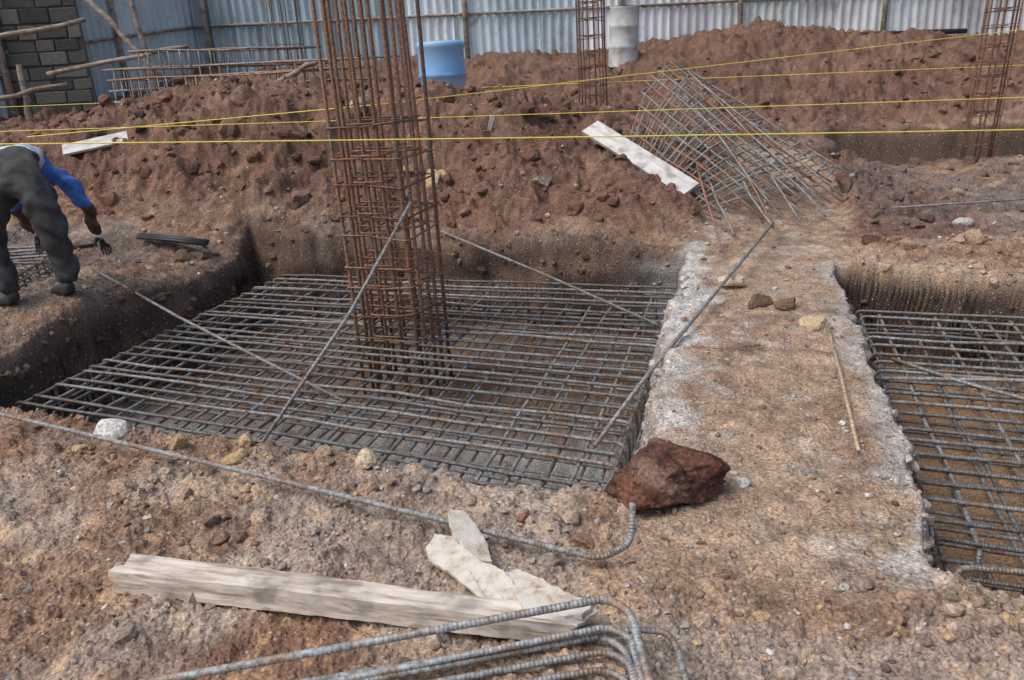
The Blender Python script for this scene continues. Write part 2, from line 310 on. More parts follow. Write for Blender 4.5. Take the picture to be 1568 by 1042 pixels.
def fillet(pts,r,n=4):
    pts=[Vector(p) for p in pts]; out=[pts[0]]
    for i in range(1,len(pts)-1):
        a=(pts[i-1]-pts[i]);b=(pts[i+1]-pts[i]);ra=min(r,a.length*.45,b.length*.45);A=pts[i]+a.normalized()*ra;B=pts[i]+b.normalized()*ra
        for k in range(n+1):
            t=k/n; out.append(A*(1-t)**2+pts[i]*2*t*(1-t)+B*t*t)
    out.append(pts[-1]); return out
def subd(a,b,n,j=0):
    a=Vector(a);b=Vector(b); return [a.lerp(b,i/n)+(Vector((random.gauss(0,j),random.gauss(0,j),random.gauss(0,j))) if 0<i<n else Vector()) for i in range(n+1)]
def rebarmat(name,steel,rust,amt):
    m,nt,bs=newmat(name); tc=nt.nodes.new("ShaderNodeTexCoord"); at=N(nt,"ShaderNodeAttribute"); at.attribute_name="Col"
    n=N(nt,"ShaderNodeTexNoise",Scale=7.0,Detail=5.0,Roughness=.7); nt.links.new(tc.outputs["Object"],n.inputs["Vector"])
    r=ramp(nt,n.outputs[0],[(amt-.1,1.0),(amt+.1,0.0)])
    n2=N(nt,"ShaderNodeTexNoise",Scale=60.0,Detail=2.0); nt.links.new(tc.outputs["Object"],n2.inputs["Vector"])
    r2=ramp(nt,n2.outputs[0],[(.3,.5),(.7,1.45)])
    cc=mix(nt,r.outputs[0],steel,rust); cc=mix(nt,1.0,cc,r2.outputs[0],'MULTIPLY'); cc=mix(nt,1.0,cc,at.outputs["Color"],'MULTIPLY')
    nt.links.new(cc,bs.inputs["Base Color"]); bs.inputs["Metallic"].default_value=.15; bs.inputs["Roughness"].default_value=.55
    wv=N(nt,"ShaderNodeTexWave",Scale=1.0); wv.bands_direction='X'; mp=nt.nodes.new("ShaderNodeMapping"); mp.inputs["Scale"].default_value=(25,.6,1)
    nt.links.new(tc.outputs["UV"],mp.inputs[0]); nt.links.new(mp.outputs[0],wv.inputs["Vector"]); bump(nt,bs,wv.outputs[0],.9,.002)
    return m
steel=rebarmat("rebar_steel",(.215,.23,.235),(.185,.125,.085),.47)
rusty=rebarmat("rebar_rusty",(.16,.13,.115),(.245,.122,.068),.56)
def shade(): k=.6+.75*random.random(); return (k,k,k)
def mat_grid(name,FL,FR,BR,BL,z,nu,nv,depth=.38,r=.0095):
    FL,FR,BR,BL=[Vector((p[0],p[1],z)) for p in (FL,FR,BR,BL)]; m=MB(); dn=Vector((0,0,-depth))
    def P(u,v): return (FL.lerp(FR,u)).lerp(BL.lerp(BR,u),v)
    us=[(i+random.gauss(0,.18)*(0<i<nu))/nu for i in range(nu+1)]; vs=[(i+random.gauss(0,.18)*(0<i<nv))/nv for i in range(nv+1)]
    for lay,zz in ((0,0),(1,-depth)):
        o=Vector((0,0,zz))
        for u in us:
            du=random.gauss(0,.004); a=P(u,-.005+random.gauss(0,.003))+o;b=P(u+du,1.005)+o; e=dn*.93 if lay==0 else dn*-.25
            m.tube([a+e]+fillet([a+e*.3]+subd(a,b,8,.006)+[b+e*.3],.045,3)+[b+e],r,7,0,shade())
        for v in vs:
            dv=random.gauss(0,.004); o2=o+Vector((0,0,2*r)); a=P(-.005+random.gauss(0,.003),v)+o2;b=P(1.005,v+dv)+o2; e=dn*.93 if lay==0 else dn*-.25
            m.tube([a+e]+fillet([a+e*.3]+subd(a,b,8,.006)+[b+e*.3],.045,3)+[b+e],r,7,0,shade())
    for k in (.33,.66):
        o=Vector((0,0,-depth*k)); q_=[P(-.01,-.01)+o,P(1.01,-.01)+o,P(1.01,1.01)+o,P(-.01,1.01)+o,P(-.01,-.01)+o]
        m.tube(fillet(q_,.05,3),r*.9,6,0,shade())
    for u in us:
        for v in vs:
            if random.random()<.5:
                p=P(u,v)+Vector((0,0,r)); a=random.random()*3.14; d=Vector((math.cos(a),math.sin(a),0))*r*2.0
                m.tube([p-d+Vector((0,0,-r)),p+Vector((0,0,r*2.3)),p+d+Vector((0,0,-r)),p+d*1.6+Vector((0,0,r*random.uniform(.5,3)))],.0016,4,0,(.5,.45,.4))
    return m.make(name,[steel])
mat_grid("rebar_mat",(-3.13,4.80),(.35,3.17),(1.38,6.49),(-2.21,7.76),-.30,24,24,.38,.0105)
mat_grid("rebar_mat",(1.62,2.75),(4.97,1.42),(5.9,4.3),(2.53,5.62),-.30,22,20,.38,.0105)
mat_grid("rebar_mat",(-5.3,5.7),(-3.75,5.95),(-3.9,7.2),(-5.9,7.3),.22,9,9,.12,.011)

# ------------------------------------------------------------------ column cages
def column(name,cx,cy,z0,z1,w,d,ang,nb,ties,rb,rt,mat,lean=(0,0),cross=True):
    m=MB(); ca,sa=math.cos(ang),math.sin(ang)
    def T(u,v,z): k=(z-z0); return Vector((cx+u*ca-v*sa+lean[0]*k,cy+u*sa+v*ca+lean[1]*k,z))
    pos=[]
    for i in range(nb): 
        t=-.5+i/(nb-1); pos+=[(t*w,-d/2),(t*w,d/2)]
    for i in range(1,nb-1): t=-.5+i/(nb-1); pos+=[(-w/2,t*d),(w/2,t*d)]
    for (u,v) in pos:
        j=random.gauss(0,.012);k=random.gauss(0,.012)
        pts=[T(u,v,z0)]+[T(u+j*t+random.gauss(0,.004),v+k*t,z0+(z1-z0)*t) for t in (.2,.4,.6,.8,1)]
        m.tube(pts,rb,7,0,shade())
    R=w/2+rb+rt;S=d/2+rb+rt
    for z in ties:
        z+=random.gauss(0,.012); tl=random.gauss(0,.02)
        m.tube(fillet([T(0,-S,z),T(R,-S,z+tl),T(R,S,z),T(-R,S,z-tl),T(-R,-S,z),T(.01,-S,z+.004)],.025,2),rt,6,0,shade())
        if cross:
            a=R*.38
            m.tube(fillet([T(a,-S,z+.02),T(a,S,z+.02),T(-a,S,z+.02),T(-a,-S,z+.02),T(a,-S,z+.022)],.02,2),rt,6,0,shade())
            a=S*.38
            m.tube(fillet([T(R,a,z+.035),T(-R,a,z+.035),T(-R,-a,z+.035),T(R,-a,z+.035),T(R,a,z+.037)],.02,2),rt,6,0,shade())
    return m.make(name,[mat])
ang=math.atan2(-.37,.93)
column("rebar_column",-.78,5.62,-.66,3.6,.47,.47,ang,5,[-.22+.18*i for i in range(9)],.0135,.0068,rusty,(-.01,.0))
column("rebar_column",1.33,11.8,.5,3.6,.30,.30,ang,3,[.8+.2*i for i in range(8)],.011,.005,rusty,(-.01,0))
column("rebar_column",6.1,10.6,-.3,3.6,.32,.32,ang,3,[.0+.2*i for i in range(12)],.012,.005,rusty,(.05,0))
column("rebar_column",-3.45,14.6,1.0,4.0,.45,.3,0,3,[1.4,2.0],.011,.005,steel,(0,0),False)

def leaning_cage():
    m=MB()
    F=[Vector(p) for p in ((1.95,9.5,1.45),(1.27,8.65,.53),(1.86,7.55,.12),(3.10,8.0,.24))]
    off=[Vector(p) for p in ((.30,.42,-.12),(.30,.40,-.02),(.28,.30,.08),(.30,.30,.12))]
    G=[F[i]+off[i] for i in range(4)]
    def S(Q,u,v): return Q[0].lerp(Q[3],u).lerp(Q[1].lerp(Q[2],u),v)
    J=lambda s:Vector((random.gauss(0,s),random.gauss(0,s),random.gauss(0,s)))
    bow=lambda u,v: Vector((-.1,-.25,.25))*(.55*math.sin(math.pi*v)*(1-.3*u))
    for i in range(18):
        u=i/17+random.gauss(0,.008)
        ring=[S(F,u,k/6)+bow(u,k/6)+J(.008) for k in range(7)]+[S(G,u,k/6)+J(.008) for k in (6,3,0)]
        m.tube(fillet(ring+[ring[0]],.03,2),.0085,6,0,(1.35,1.35,1.35))
    nl=11
    for Q,b in ((F,1),(G,0)):
        for k in range(nl):
            v=k/(nl-1); a=[S(Q,u,v)+(bow(u,v) if b else Vector())+J(.008) for u in (0,.2,.4,.6,.8,1)]
            d=(a[-1]-a[-2]).normalized(); ext=(random.uniform(.08,.35) if b else random.uniform(.05,.25)); e=a[-1]+d*ext
            g=float(terrain(np.array([e.x]),np.array([e.y]),False)[0])+.03
            if e.z<g: e.z=g
            st=a[0]-(a[1]-a[0]).normalized()*random.uniform(.02,.12)
            m.tube([st]+a+[e],.0105,7,0 if random.random()<.75 else 1,(1.3,1.3,1.3) if b else shade())
    for (a,b) in (((2.0,8.6,.55),(1.68,6.25,.07)),((2.3,8.4,.5),(2.27,6.60,.07)),((2.0,8.2,.4),(1.95,6.85,.06)),((2.6,8.6,.6),(2.6,7.1,.09)),((2.4,8.3,.45),(2.75,7.4,.08)),((1.6,9.0,.85),(1.0,8.1,.40)),((1.5,9.0,.8),(1.15,7.9,.33)),((2.3,9.0,.9),(2.35,7.1,.08)),((2.2,9.1,1.2),(3.3,7.9,.14)),((2.7,8.6,.6),(2.9,7.3,.08)),((1.9,9.3,1.3),(2.5,7.3,.1)),((2.1,9.4,1.35),(3.0,7.6,.12))):
        m.tube(subd(a,b,4,.012),.0105,7,1 if random.random()<.25 else 0,(1.4,1.4,1.4))
    return m.make("leaning_rebar_cage",[steel,rusty])
leaning_cage()
def beam_cage(a,b,w,h,ntie,name="beam_rebar_cage"):
    m=MB();a=Vector(a);b=Vector(b);d=(b-a).normalized();s=d.cross(Vector((0,0,1))).normalized()*w/2;u=Vector((0,0,h/2))
    for i in(-1,0,1):
        for k in(-1,1):
            m.tube(subd(a+s*i+u*k-d*random.random()*.2,b+s*i+u*k+d*random.random()*.3,6,.01),.015,6,0 if random.random()<.6 else 1,(1.4,1.4,1.4))
    for i in range(ntie):
        p=a.lerp(b,(i+.5)/ntie)+d*random.gauss(0,.01); q=[p+s+u,p-s+u,p-s-u,p+s-u]; m.tube(fillet(q+[q[0]],.03,2),.010,5,0,(1.4,1.4,1.4))
    return m.make(name,[steel,rusty])
beam_cage((-5.1,11.6,1.46),(-1.9,11.3,1.44),.4,.28,26)
beam_cage((-5.3,12.1,1.60),(-1.6,12.0,1.56),.4,.28,28)
beam_cage((-4.9,11.9,1.84),(-2.6,12.3,1.78),.35,.22,18)

# ------------------------------------------------------------------ loose bars
def bar(name,pts,r,mat=steel,fr=.06):
    m=MB(); m.tube(fillet(pts,fr,5),r,10,0,(1.3,1.3,1.3)); return m.make(name,[mat])
bar("brace_rebar",[(-.60,5.28,.75),(-.95,4.65,.22),(-1.36,3.90,-.26)],.011)
bar("brace_rebar",[(-3.42,6.6,.16),(-2.4,5.7,-.05),(-1.0,4.43,-.255)],.011)
bar("brace_rebar",[(-.60,7.55,.10),(.3,6.5,-.1),(1.04,5.5,-.255)],.011)
bar("brace_rebar",[(2.28,6.85,.14),(1.5,5.36,.11),(.99,4.42,.07),(.66,4.0,-.08),(.38,3.66,-.25)],.012,steel,.2)
bar("bent_rebar",[(-3.9,4.55,.1),(-2.59,3.76,.08),(-1.06,2.95,.07),(-.38,2.59,.06),(.24,2.26,.05),(.355,2.33,.055),(.365,2.36,.19)],.011,steel,.045)
bar("loose_rebar",[(1.84,4.5,.035),(1.6,3.7,.04),(1.36,2.92,.035)],.008,rebarmat("dusty_rebar",(.42,.32,.23),(.36,.25,.16),.5))
bar("tie_wire",[(.99,4.23,.04),(1.15,4.17,.03),(1.36,4.19,.035)],.004,rusty)
bar("loose_rebar",[(3.5,7.3,.12),(5.2,7.3,.13)],.009)
bar("loose_rebar",[(3.9,2.2,-.26),(2.5,4.2,-.26),(2.3,4.6,-.26)],.011)
bar("loose_rebar",[(2.0,4.35,-.265),(3.4,4.05,-.26),(4.6,3.7,-.26)],.012)
bar("hooked_rebar",[(1.55,2.35,-.55),(1.50,2.38,-.30),(1.53,2.45,-.2),(1.9,2.35,-.2),(2.6,2.1,-.2)],.012,steel,.05)
def bundle():
    m=MB()
    rows=[((-1.5,1.66,.10),(.225,1.925,.15),(.28,1.86,.15),(.295,1.38,.12)),
          ((-.95,1.70,.04),(.22,1.88,.09),(.275,1.83,.09),(.285,1.38,.08)),
          ((-.93,1.76,.03),(.2,1.89,.055),(.262,1.83,.05),(.27,1.38,.05)),
          ((-.9,1.66,.03),(.21,1.83,.05),(.27,1.77,.05),(.278,1.38,.045)),
          ((-.8,1.62,.03),(.2,1.78,.035),(.262,1.71,.035),(.27,1.38,.035)),
          ((-.5,1.76,.05),(.30,1.90,.06),(.385,1.88,.06),(.40,1.82,.055),(.39,1.38,.05)),
          ((-.6,1.56,.03),(.17,1.72,.03),(.235,1.66,.03),(.24,1.38,.03))]
    for i,p in enumerate(rows): m.tube(fillet(p,.05,6),.0115 if i==0 else .0095,10,0,(1.45,1.5,1.55) if i<3 else (1.15,1.15,1.15))
    return m.make("stirrup_bundle",[steel,rusty])
bundle()
hm,_,hb=newmat("black_hose"); hb.inputs["Base Color"].default_value=(.018,.019,.022,1); hb.inputs["Roughness"].default_value=.5
m=MB()
for k in range(4): o=Vector((0,.03*k,.012*(k%2))); m.tube([Vector((-3.4,7.5,.22))+o,Vector((-3.05,7.42,.19))+o,Vector((-2.72,7.32,.15))+o],.016,8)
m.make("black_hose",[hm])

# ------------------------------------------------------------------ timber
def woodmat(name,c1,c2,c3,sc=14,bark=False):
    m,nt,bs=newmat(name); tc=nt.nodes.new("ShaderNodeTexCoord"); mp=nt.nodes.new("ShaderNodeMapping"); mp.inputs["Scale"].default_value=(.10,1,1)
    at=N(nt,"ShaderNodeTexNoise",Scale=sc,Detail=6.0,Roughness=.65); nt.links.new(tc.outputs["Object"],mp.inputs[0]); nt.links.new(mp.outputs[0],at.inputs["Vector"])
    r=ramp(nt,at.outputs[0],[(.34,c1),(.48,c2),(.64,c3)]); n=N(nt,"ShaderNodeTexNoise",Scale=9.0,Detail=6.0); nt.links.new(tc.outputs["Object"],n.inputs["Vector"])
    r2=ramp(nt,n.outputs[0],[(.33,.55),(.46,.95),(.6,1.08)]); cc=mix(nt,1.0,r.outputs[0],r2.outputs[0],'MULTIPLY')
    if bark:
        mp2=nt.nodes.new("ShaderNodeMapping"); mp2.inputs["Scale"].default_value=(.18,1,1); nt.links.new(tc.outputs["Object"],mp2.inputs[0])
        v=N(nt,"ShaderNodeTexNoise",Scale=24.0,Detail=5.0,Roughness=.6); nt.links.new(mp2.outputs[0],v.inputs["Vector"]); k=ramp(nt,v.outputs[0],[(.61,0.0),(.66,.65)]); cc=mix(nt,k.outputs[0],cc,(.26,.18,.13))
    nt.links.new(cc,bs.inputs["Base Color"]); bs.inputs["Roughness"].default_value=.8; bump(nt,bs,at.outputs[0],.7,.004); return m
pale=woodmat("pale_wood",(.32,.24,.18),(.58,.51,.43),(.70,.65,.58),40,True)
white=woodmat("white_board",(.42,.41,.39),(.56,.55,.53),(.64,.63,.61),18)
greyw=woodmat("weathered_wood",(.14,.11,.085),(.28,.23,.18),(.4,.35,.28),20)
def plank(name,a,b,w,h,mat,up=(0,0,1),jit=.006,seg=26,taper=1.0,ragged=.0,wav=0):
    a=Vector(a);b=Vector(b);L=(b-a).length;x=(b-a).normalized();y=Vector(up).cross(x).normalized();z=x.cross(y)
    bm=bmesh.new(); nb=20; rings=[]; cj=[random.gauss(0,jit*.5) for _ in range(nb)]; dj=[0]*nb
    for i in range(seg+1):
        t=i/seg; k=1+(taper-1)*t; ring=[]
        for j in range(nb):
            an=2*math.pi*(j+.5)/nb; cx,sy=math.cos(an),math.sin(an); m_=max(abs(cx),abs(sy)); cx/=m_;sy/=m_
            dj[j]=dj[j]*.7+random.gauss(0,jit*.35)
            q=Vector((t*L+ (ragged*random.uniform(-1,1) if i in(0,seg) else 0),cx*w/2*k+cj[j]+dj[j],sy*h/2*k+dj[j]*.7+wav*math.sin(t*5)))
            ring.append(bm.verts.new(q))
        rings.append(ring)
    for i in range(seg):
        for j in range(nb): bm.faces.new((rings[i][j],rings[i][(j+1)%nb],rings[i+1][(j+1)%nb],rings[i+1][j]))
    bm.faces.new(rings[0][::-1]);bm.faces.new(rings[-1])
    bmesh.ops.recalc_face_normals(bm,faces=bm.faces)
    me=bpy.data.meshes.new(name);bm.to_mesh(me);bm.free();me.materials.append(mat)
    ob=bpy.data.objects.new(name,me);COL.objects.link(ob)
    R=Matrix((x,y,z)).transposed().to_4x4(); R.translation=a; ob.matrix_world=R
    return ob
plank("broken_timber",(-1.32,2.32,.062),(.13,1.94,.052),.10,.085,pale,jit=.0022,seg=70,taper=.8,ragged=.02,wav=.003)
plank("white_board",(.95,8.8,.86),(1.78,7.75,.31),.22,.035,white,up=(-.25,-.4,.9),jit=.0006)
plank("white_board",(-4.62,8.9,.93),(-4.0,9.1,1.02),.16,.03,white,up=(0,-.6,.8),jit=.001)
plank("wood_splinter",(-.12,8.8,.86),(-.06,8.75,1.04),.04,.015,white,up=(0,-1,.1),jit=.002,seg=6)
def torn():
    m,nt,bs=newmat("torn_board"); tc=nt.nodes.new("ShaderNodeTexCoord"); n=N(nt,"ShaderNodeTexNoise",Scale=16.0,Detail=7.0,Roughness=.7); nt.links.new(tc.outputs["Object"],n.inputs["Vector"])
    r=ramp(nt,n.outputs[0],[(.34,(.34,.24,.16)),(.43,(.54,.47,.38)),(.56,(.66,.63,.56))]); nt.links.new(r.outputs[0],bs.inputs["Base Color"]); bs.inputs["Roughness"].default_value=.9; bump(nt,bs,n.outputs[0],.6,.006)
    root=bpy.data.objects.new("torn_white_board",None); COL.objects.link(root)
    flakes=[([(-.33,2.35),(-.30,2.42),(-.24,2.40),(-.16,2.27),(-.07,2.20),(-.02,2.10),(-.06,2.03),(-.14,2.10),(-.24,2.22),(-.31,2.29)],.052,(.05,.13)),
            ([(-.26,2.48),(-.20,2.49),(-.13,2.38),(-.11,2.29),(-.17,2.29),(-.24,2.38)],.075,(-.35,.25)),
            ([(-.12,2.20),(-.02,2.23),(.05,2.15),(.10,2.05),(.20,1.98),(.15,1.92),(.02,1.95),(-.06,2.02)],.062,(.08,-.12)),
            ([(-.04,2.04),(.09,2.06),(.20,1.96),(.13,1.90),(.0,1.94)],.082,(-.06,.12))]
    for fi,(o,z0,tl) in enumerate(flakes):
        o=np.array(o);cx,cy=o.mean(0);per=[]
        for i in range(len(o)):
            a=o[i];b=o[(i+1)%len(o)]
            for k in range(6): per.append(a+(b-a)*k/6+rng.normal(0,.0025,2))
        per=np.array(per);nP=len(per);rings=[]
        for k in np.linspace(1,0.08,9): rings.append(np.array((cx,cy))+(per-(cx,cy))*k)
        P2=np.concatenate(rings+[np.array([[cx,cy]])])
        z=z0+(P2[:,0]-cx)*tl[0]+(P2[:,1]-cy)*tl[1]+.006*fbm(P2[:,0]*14+fi,P2[:,1]*14,2,fi+60)+.012*np.abs(fbm(P2[:,0]*4+fi,P2[:,1]*4,1,fi+70))
        z=np.maximum(z,base(P2[:,0],P2[:,1])+.035)
        fs=[(k*nP+i,k*nP+(i+1)%nP,(k+1)*nP+(i+1)%nP,(k+1)*nP+i) for k in range(8) for i in range(nP)]+[(8*nP+i,8*nP+(i+1)%nP,9*nP) for i in range(nP)]
        me=bpy.data.meshes.new("flake");me.from_pydata([(a,b,c_) for (a,b),c_ in zip(P2,z)],[],fs);me.materials.append(m)
        ob=bpy.data.objects.new("flake",me);COL.objects.link(ob);ob.parent=root;so=ob.modifiers.new("s",'SOLIDIFY');so.thickness=.012
torn()

# ------------------------------------------------------------------ fence
def fencemat():
    m,nt,bs=newmat("corrugated_iron"); at=N(nt,"ShaderNodeAttribute"); at.attribute_name="Col"; tc=nt.nodes.new("ShaderNodeTexCoord")
    n=N(nt,"ShaderNodeTexNoise",Scale=1.6,Detail=6.0,Roughness=.7); mp=nt.nodes.new("ShaderNodeMapping"); mp.inputs["Scale"].default_value=(1,1,.45); nt.links.new(tc.outputs["Object"],mp.inputs[0]); nt.links.new(mp.outputs[0],n.inputs["Vector"])
    r=ramp(nt,n.outputs[0],[(.3,.55),(.45,.92),(.6,1.08)]); cc=mix(nt,1.0,at.outputs["Color"],r.outputs[0],'MULTIPLY')
    n2=N(nt,"ShaderNodeTexNoise",Scale=2.3,Detail=6.0,Roughness=.75); nt.links.new(tc.outputs["Object"],n2.inputs["Vector"]); r2=ramp(nt,n2.outputs[0],[(.57,0.0),(.70,.75)])
    cc=mix(nt,r2.outputs[0],cc,(.34,.25,.18)); nt.links.new(cc,bs.inputs["Base Color"]); bs.inputs["Metallic"].default_value=.0; bs.inputs["Roughness"].default_value=.4; return m
fm=fencemat(); fw=woodmat("fence_post_wood",(.16,.13,.1),(.3,.26,.22),(.4,.36,.32))
def fence(name,a,b,zb0,zb1,H,light,seed):
    r=random.Random(seed); a=Vector((a[0],a[1],0));b=Vector((b[0],b[1],0));L=(b-a).length;d=(b-a)/L;nn=Vector((-d.y,d.x,0))
    m=MB(); s=0;k=0
    while s<L:
        wd=min(.85,L-s); tint=light(s/L); kk=r.uniform(.68,1.12); col=tuple(min(.97,c*kk*r.uniform(.97,1.03)) for c in tint); dz=r.uniform(-.08,.05); off=.012*(k%2)+r.gauss(0,.006); tilt=r.gauss(0,.010)
        ns=max(8,int(wd/.17*8)); vs=[];fs=[]
        for i in range(ns+1):
            u=s+(wd+.03)*i/ns; ph=math.sin(2*math.pi*u/.17); o=.026*max(-1,min(1,ph*1.5))+off
            p=a+d*u-nn*o; zb=zb0+(zb1-zb0)*u/L+dz
            for j in range(4): t=j/3; vs.append((p.x+d.x*tilt*t*3,p.y+.01*math.sin(u*3+t*4),zb-.35+(H+.35)*t))
        for i in range(ns):
            for j in range(3): q=i*4+j; fs.append((q,q+4,q+5,q+1))
        m.poly(vs,fs,0,col); s+=wd;k+=1
    s=.3
    while s<L:
        p=a+d*s; zb=zb0+(zb1-zb0)*s/L; q=p-Vector((nn.x,nn.y,0))*.09; ln=r.gauss(0,.03)
        m.tube([(q.x,q.y,zb-.5),(q.x+ln*.5,q.y,zb+1.2),(q.x+ln,q.y,zb+H+.1)],.055,8,1,(1,1,1)); s+=r.uniform(2.2,3.2)
    for hz in (.95,2.0):
        q0=a-nn*.05;q1=b-nn*.05; m.tube([(q0.x,q0.y,zb0+hz),(q1.x,q1.y,zb1+hz)],.03,6,1)
    return m.make(name,[fm,fw])
def lt(t):
    if t<.20: return (.44,.57,.62)
    if t<.30: return (.70,.84,.90)
    if t<.40: return (.54,.66,.73)
    return (.90,.95,.97)
fence("corrugated_fence",(-5.9,17.3),(13,17.3),1.55,1.35,2.6,lt,3)
fence("corrugated_fence",(-7.6,12.9),(-5.9,17.3),1.1,1.55,2.5,lambda t:(.62,.74,.79),4)

def wall():
    p=bpy.data.objects.new("stone_wall",None); COL.objects.link(p)
    a=Vector((-11,12.2,0));b=Vector((-6.35,13.6,0));L=(b-a).length;d=(b-a)/L;nn=Vector((d.y,-d.x,0)); m=MB(); z=.7; row=0
    m.box(a+d*L/2+Vector((0,0,2.1))-nn*.09,d*(L-.02),nn*.18,Vector((0,0,2.9)),0,(.17,.165,.15))
    while z<3.6:
        h=random.uniform(.17,.23); s=-random.random()*.3
        while s<L-.1:
            wd=random.uniform(.26,.5); k=random.uniform(.55,1.35); g=random.uniform(-.015,.02); s0=max(s,0);e=min(s+wd,L)-s0
            m.box(a+d*(s0+e/2)+Vector((0,0,z+h/2+random.gauss(0,.006)))+nn*(random.uniform(-.02,.012)),d*(e-.02)+Vector((0,0,random.gauss(0,.012))),nn*.08,Vector((0,0,h-.02)),0,(.17*k,.17*k+g*.5,.155*k)); s+=wd
        z+=h;row+=1
    o=m.make("blocks",[stone],False,p); bv=o.modifiers.new("b",'BEVEL'); bv.width=.02; bv.segments=2
    return p
wall()
def pole(name,pts,r,mat=greyw):
    m=MB(); P=[Vector(q) for q in pts]; m.tube([q+Vector((random.gauss(0,.01),0,random.gauss(0,.01))) for q in subd(P[0],P[-1],6)],[r*(1-.04*i) for i in range(7)],8); return m.make(name,[mat])
pole("timber_rail",[(-7.9,12.3,2.13),(-5.95,12.9,2.45)],.045)
pole("timber_rail",[(-7.6,12.2,1.35),(-6.3,12.7,1.6)],.04)
pole("timber_post",[(-6.85,12.5,.9),(-6.95,12.7,1.9)],.055,greyw)
pole("timber_post",[(-6.0,13.0,2.9),(-4.9,12.8,1.55)],.045)
pole("timber_post",[(-7.1,12.4,1.75),(-7.15,12.4,2.15)],.05,greyw)
pole("timber_post",[(-3.1,11.1,1.35),(-2.3,11.1,1.68)],.04)
pole("timber_post",[(-5.55,14.0,.9),(-5.75,14.2,3.2)],.05)
pole("timber_post",[(-6.4,12.4,1.75),(-4.3,12.3,2.0)],.035)

# ------------------------------------------------------------------ barrels
def lathe(name,prof,x,y,z,mats,seg=40,tilt=(0,0)):
    m=MB(); vs=[];fs=[]
    for (r,h) in prof:
        for k in range(seg): a=2*math.pi*k/seg; vs.append((r*math.cos(a),r*math.sin(a),h))
    for i in range(len(prof)-1):
        for k in range(seg): k2=(k+1)%seg; fs.append((i*seg+k,i*seg+k2,(i+1)*seg+k2,(i+1)*seg+k))
    m.poly(vs,fs); ob=m.make(name,mats); ob.location=(x,y,z); ob.rotation_euler=(tilt[0],tilt[1],0); return ob
def barrelmat():
    m,nt,bs=newmat("blue_plastic"); tc=nt.nodes.new("ShaderNodeTexCoord"); sp=nt.nodes.new("ShaderNodeSeparateXYZ"); nt.links.new(tc.outputs["Object"],sp.inputs[0])
    n=N(nt,"ShaderNodeTexNoise",Scale=3.0,Detail=5.0); nt.links.new(tc.outputs["Object"],n.inputs["Vector"])
    ad=N(nt,"ShaderNodeMath",operation='MULTIPLY_ADD'); nt.links.new(n.outputs[0],ad.inputs[0]); ad.inputs[1].default_value=.35; nt.links.new(sp.outputs[2],ad.inputs[2])
    r=ramp(nt,ad.outputs[0],[(.1,(.38,.46,.54)),(.62,(.45,.58,.70)),(.78,(.14,.36,.68)),(1,(.26,.48,.74))]); nt.links.new(r.outputs[0],bs.inputs["Base Color"]); bs.inputs["Roughness"].default_value=.45; return m
lathe("blue_barrel",[(0,.0),(.20,0),(.235,.03),(.26,.2),(.295,.42),(.30,.55),(.315,.57),(.315,.60),(.30,.62),(.30,.90),(.315,.93),(.315,.97),(.295,1.0),(.27,1.0),(.265,.9),(.25,.1),(0,.08)],-.70,11.2,.84,[barrelmat()],48)
cm,nt_,bs_=newmat("drum_paint"); tcx=nt_.nodes.new("ShaderNodeTexCoord"); nn_=N(nt_,"ShaderNodeTexNoise",Scale=4.0,Detail=5.0); nt_.links.new(tcx.outputs["Object"],nn_.inputs["Vector"]); rr_=ramp(nt_,nn_.outputs[0],[(.35,(.35,.31,.25)),(.5,(.52,.56,.57)),(.7,(.6,.64,.64))]); nt_.links.new(rr_.outputs[0],bs_.inputs["Base Color"]); bs_.inputs["Roughness"].default_value=.6
lathe("metal_drum",[(0,0),(.26,0),(.27,.02),(.26,.04),(.26,.33),(.27,.35),(.26,.37),(.26,.68),(.27,.70),(.26,.72),(.26,1.0),(.27,1.02),(.25,1.02),(.24,.9),(0,.88)],2.3,15.6,1.30,[cm],36,tilt=(0,.05))
bp,nb_,bb_=newmat("black_pipe"); bb_.inputs["Base Color"].default_value=(.02,.02,.022,1); bb_.inputs["Roughness"].default_value=.5
m=MB(); m.tube([(6.0,16.4,1.68),(6.8,16.3,1.62),(8.2,16.3,1.6),(9.0,16.5,1.58)],.05,10); m.make("black_pipe",[bp])

# ------------------------------------------------------------------ string lines
sm,_,sb=newmat("yellow_string"); sb.inputs["Base Color"].default_value=(.90,.76,.12,1); sb.inputs["Roughness"].default_value=.6
def string(pts,r,sag=0):
    m=MB(); P=[Vector(p) for p in pts]; out=[]
    for i in range(len(P)-1):
        for k in range(13): t=k/12; q=P[i].lerp(P[i+1],t); q.z-=sag*4*t*(1-t); out.append(q)
    m.tube(out,r,6); m.make("string_line",[sm])
string([(-3.6,4.5,1.36),(3.9,4.5,1.03)],.0036,.01)
string([(-6.0,7.6,1.27),(5.9,7.0,1.01)],.0036,.01)
string([(-3.9,7.0,1.2),(-.9,6.6,1.31),(7.8,10.5,1.64)],.0042,.0)
string([(-9.5,12.0,1.38),(9.5,12.0,1.05)],.005,.0)

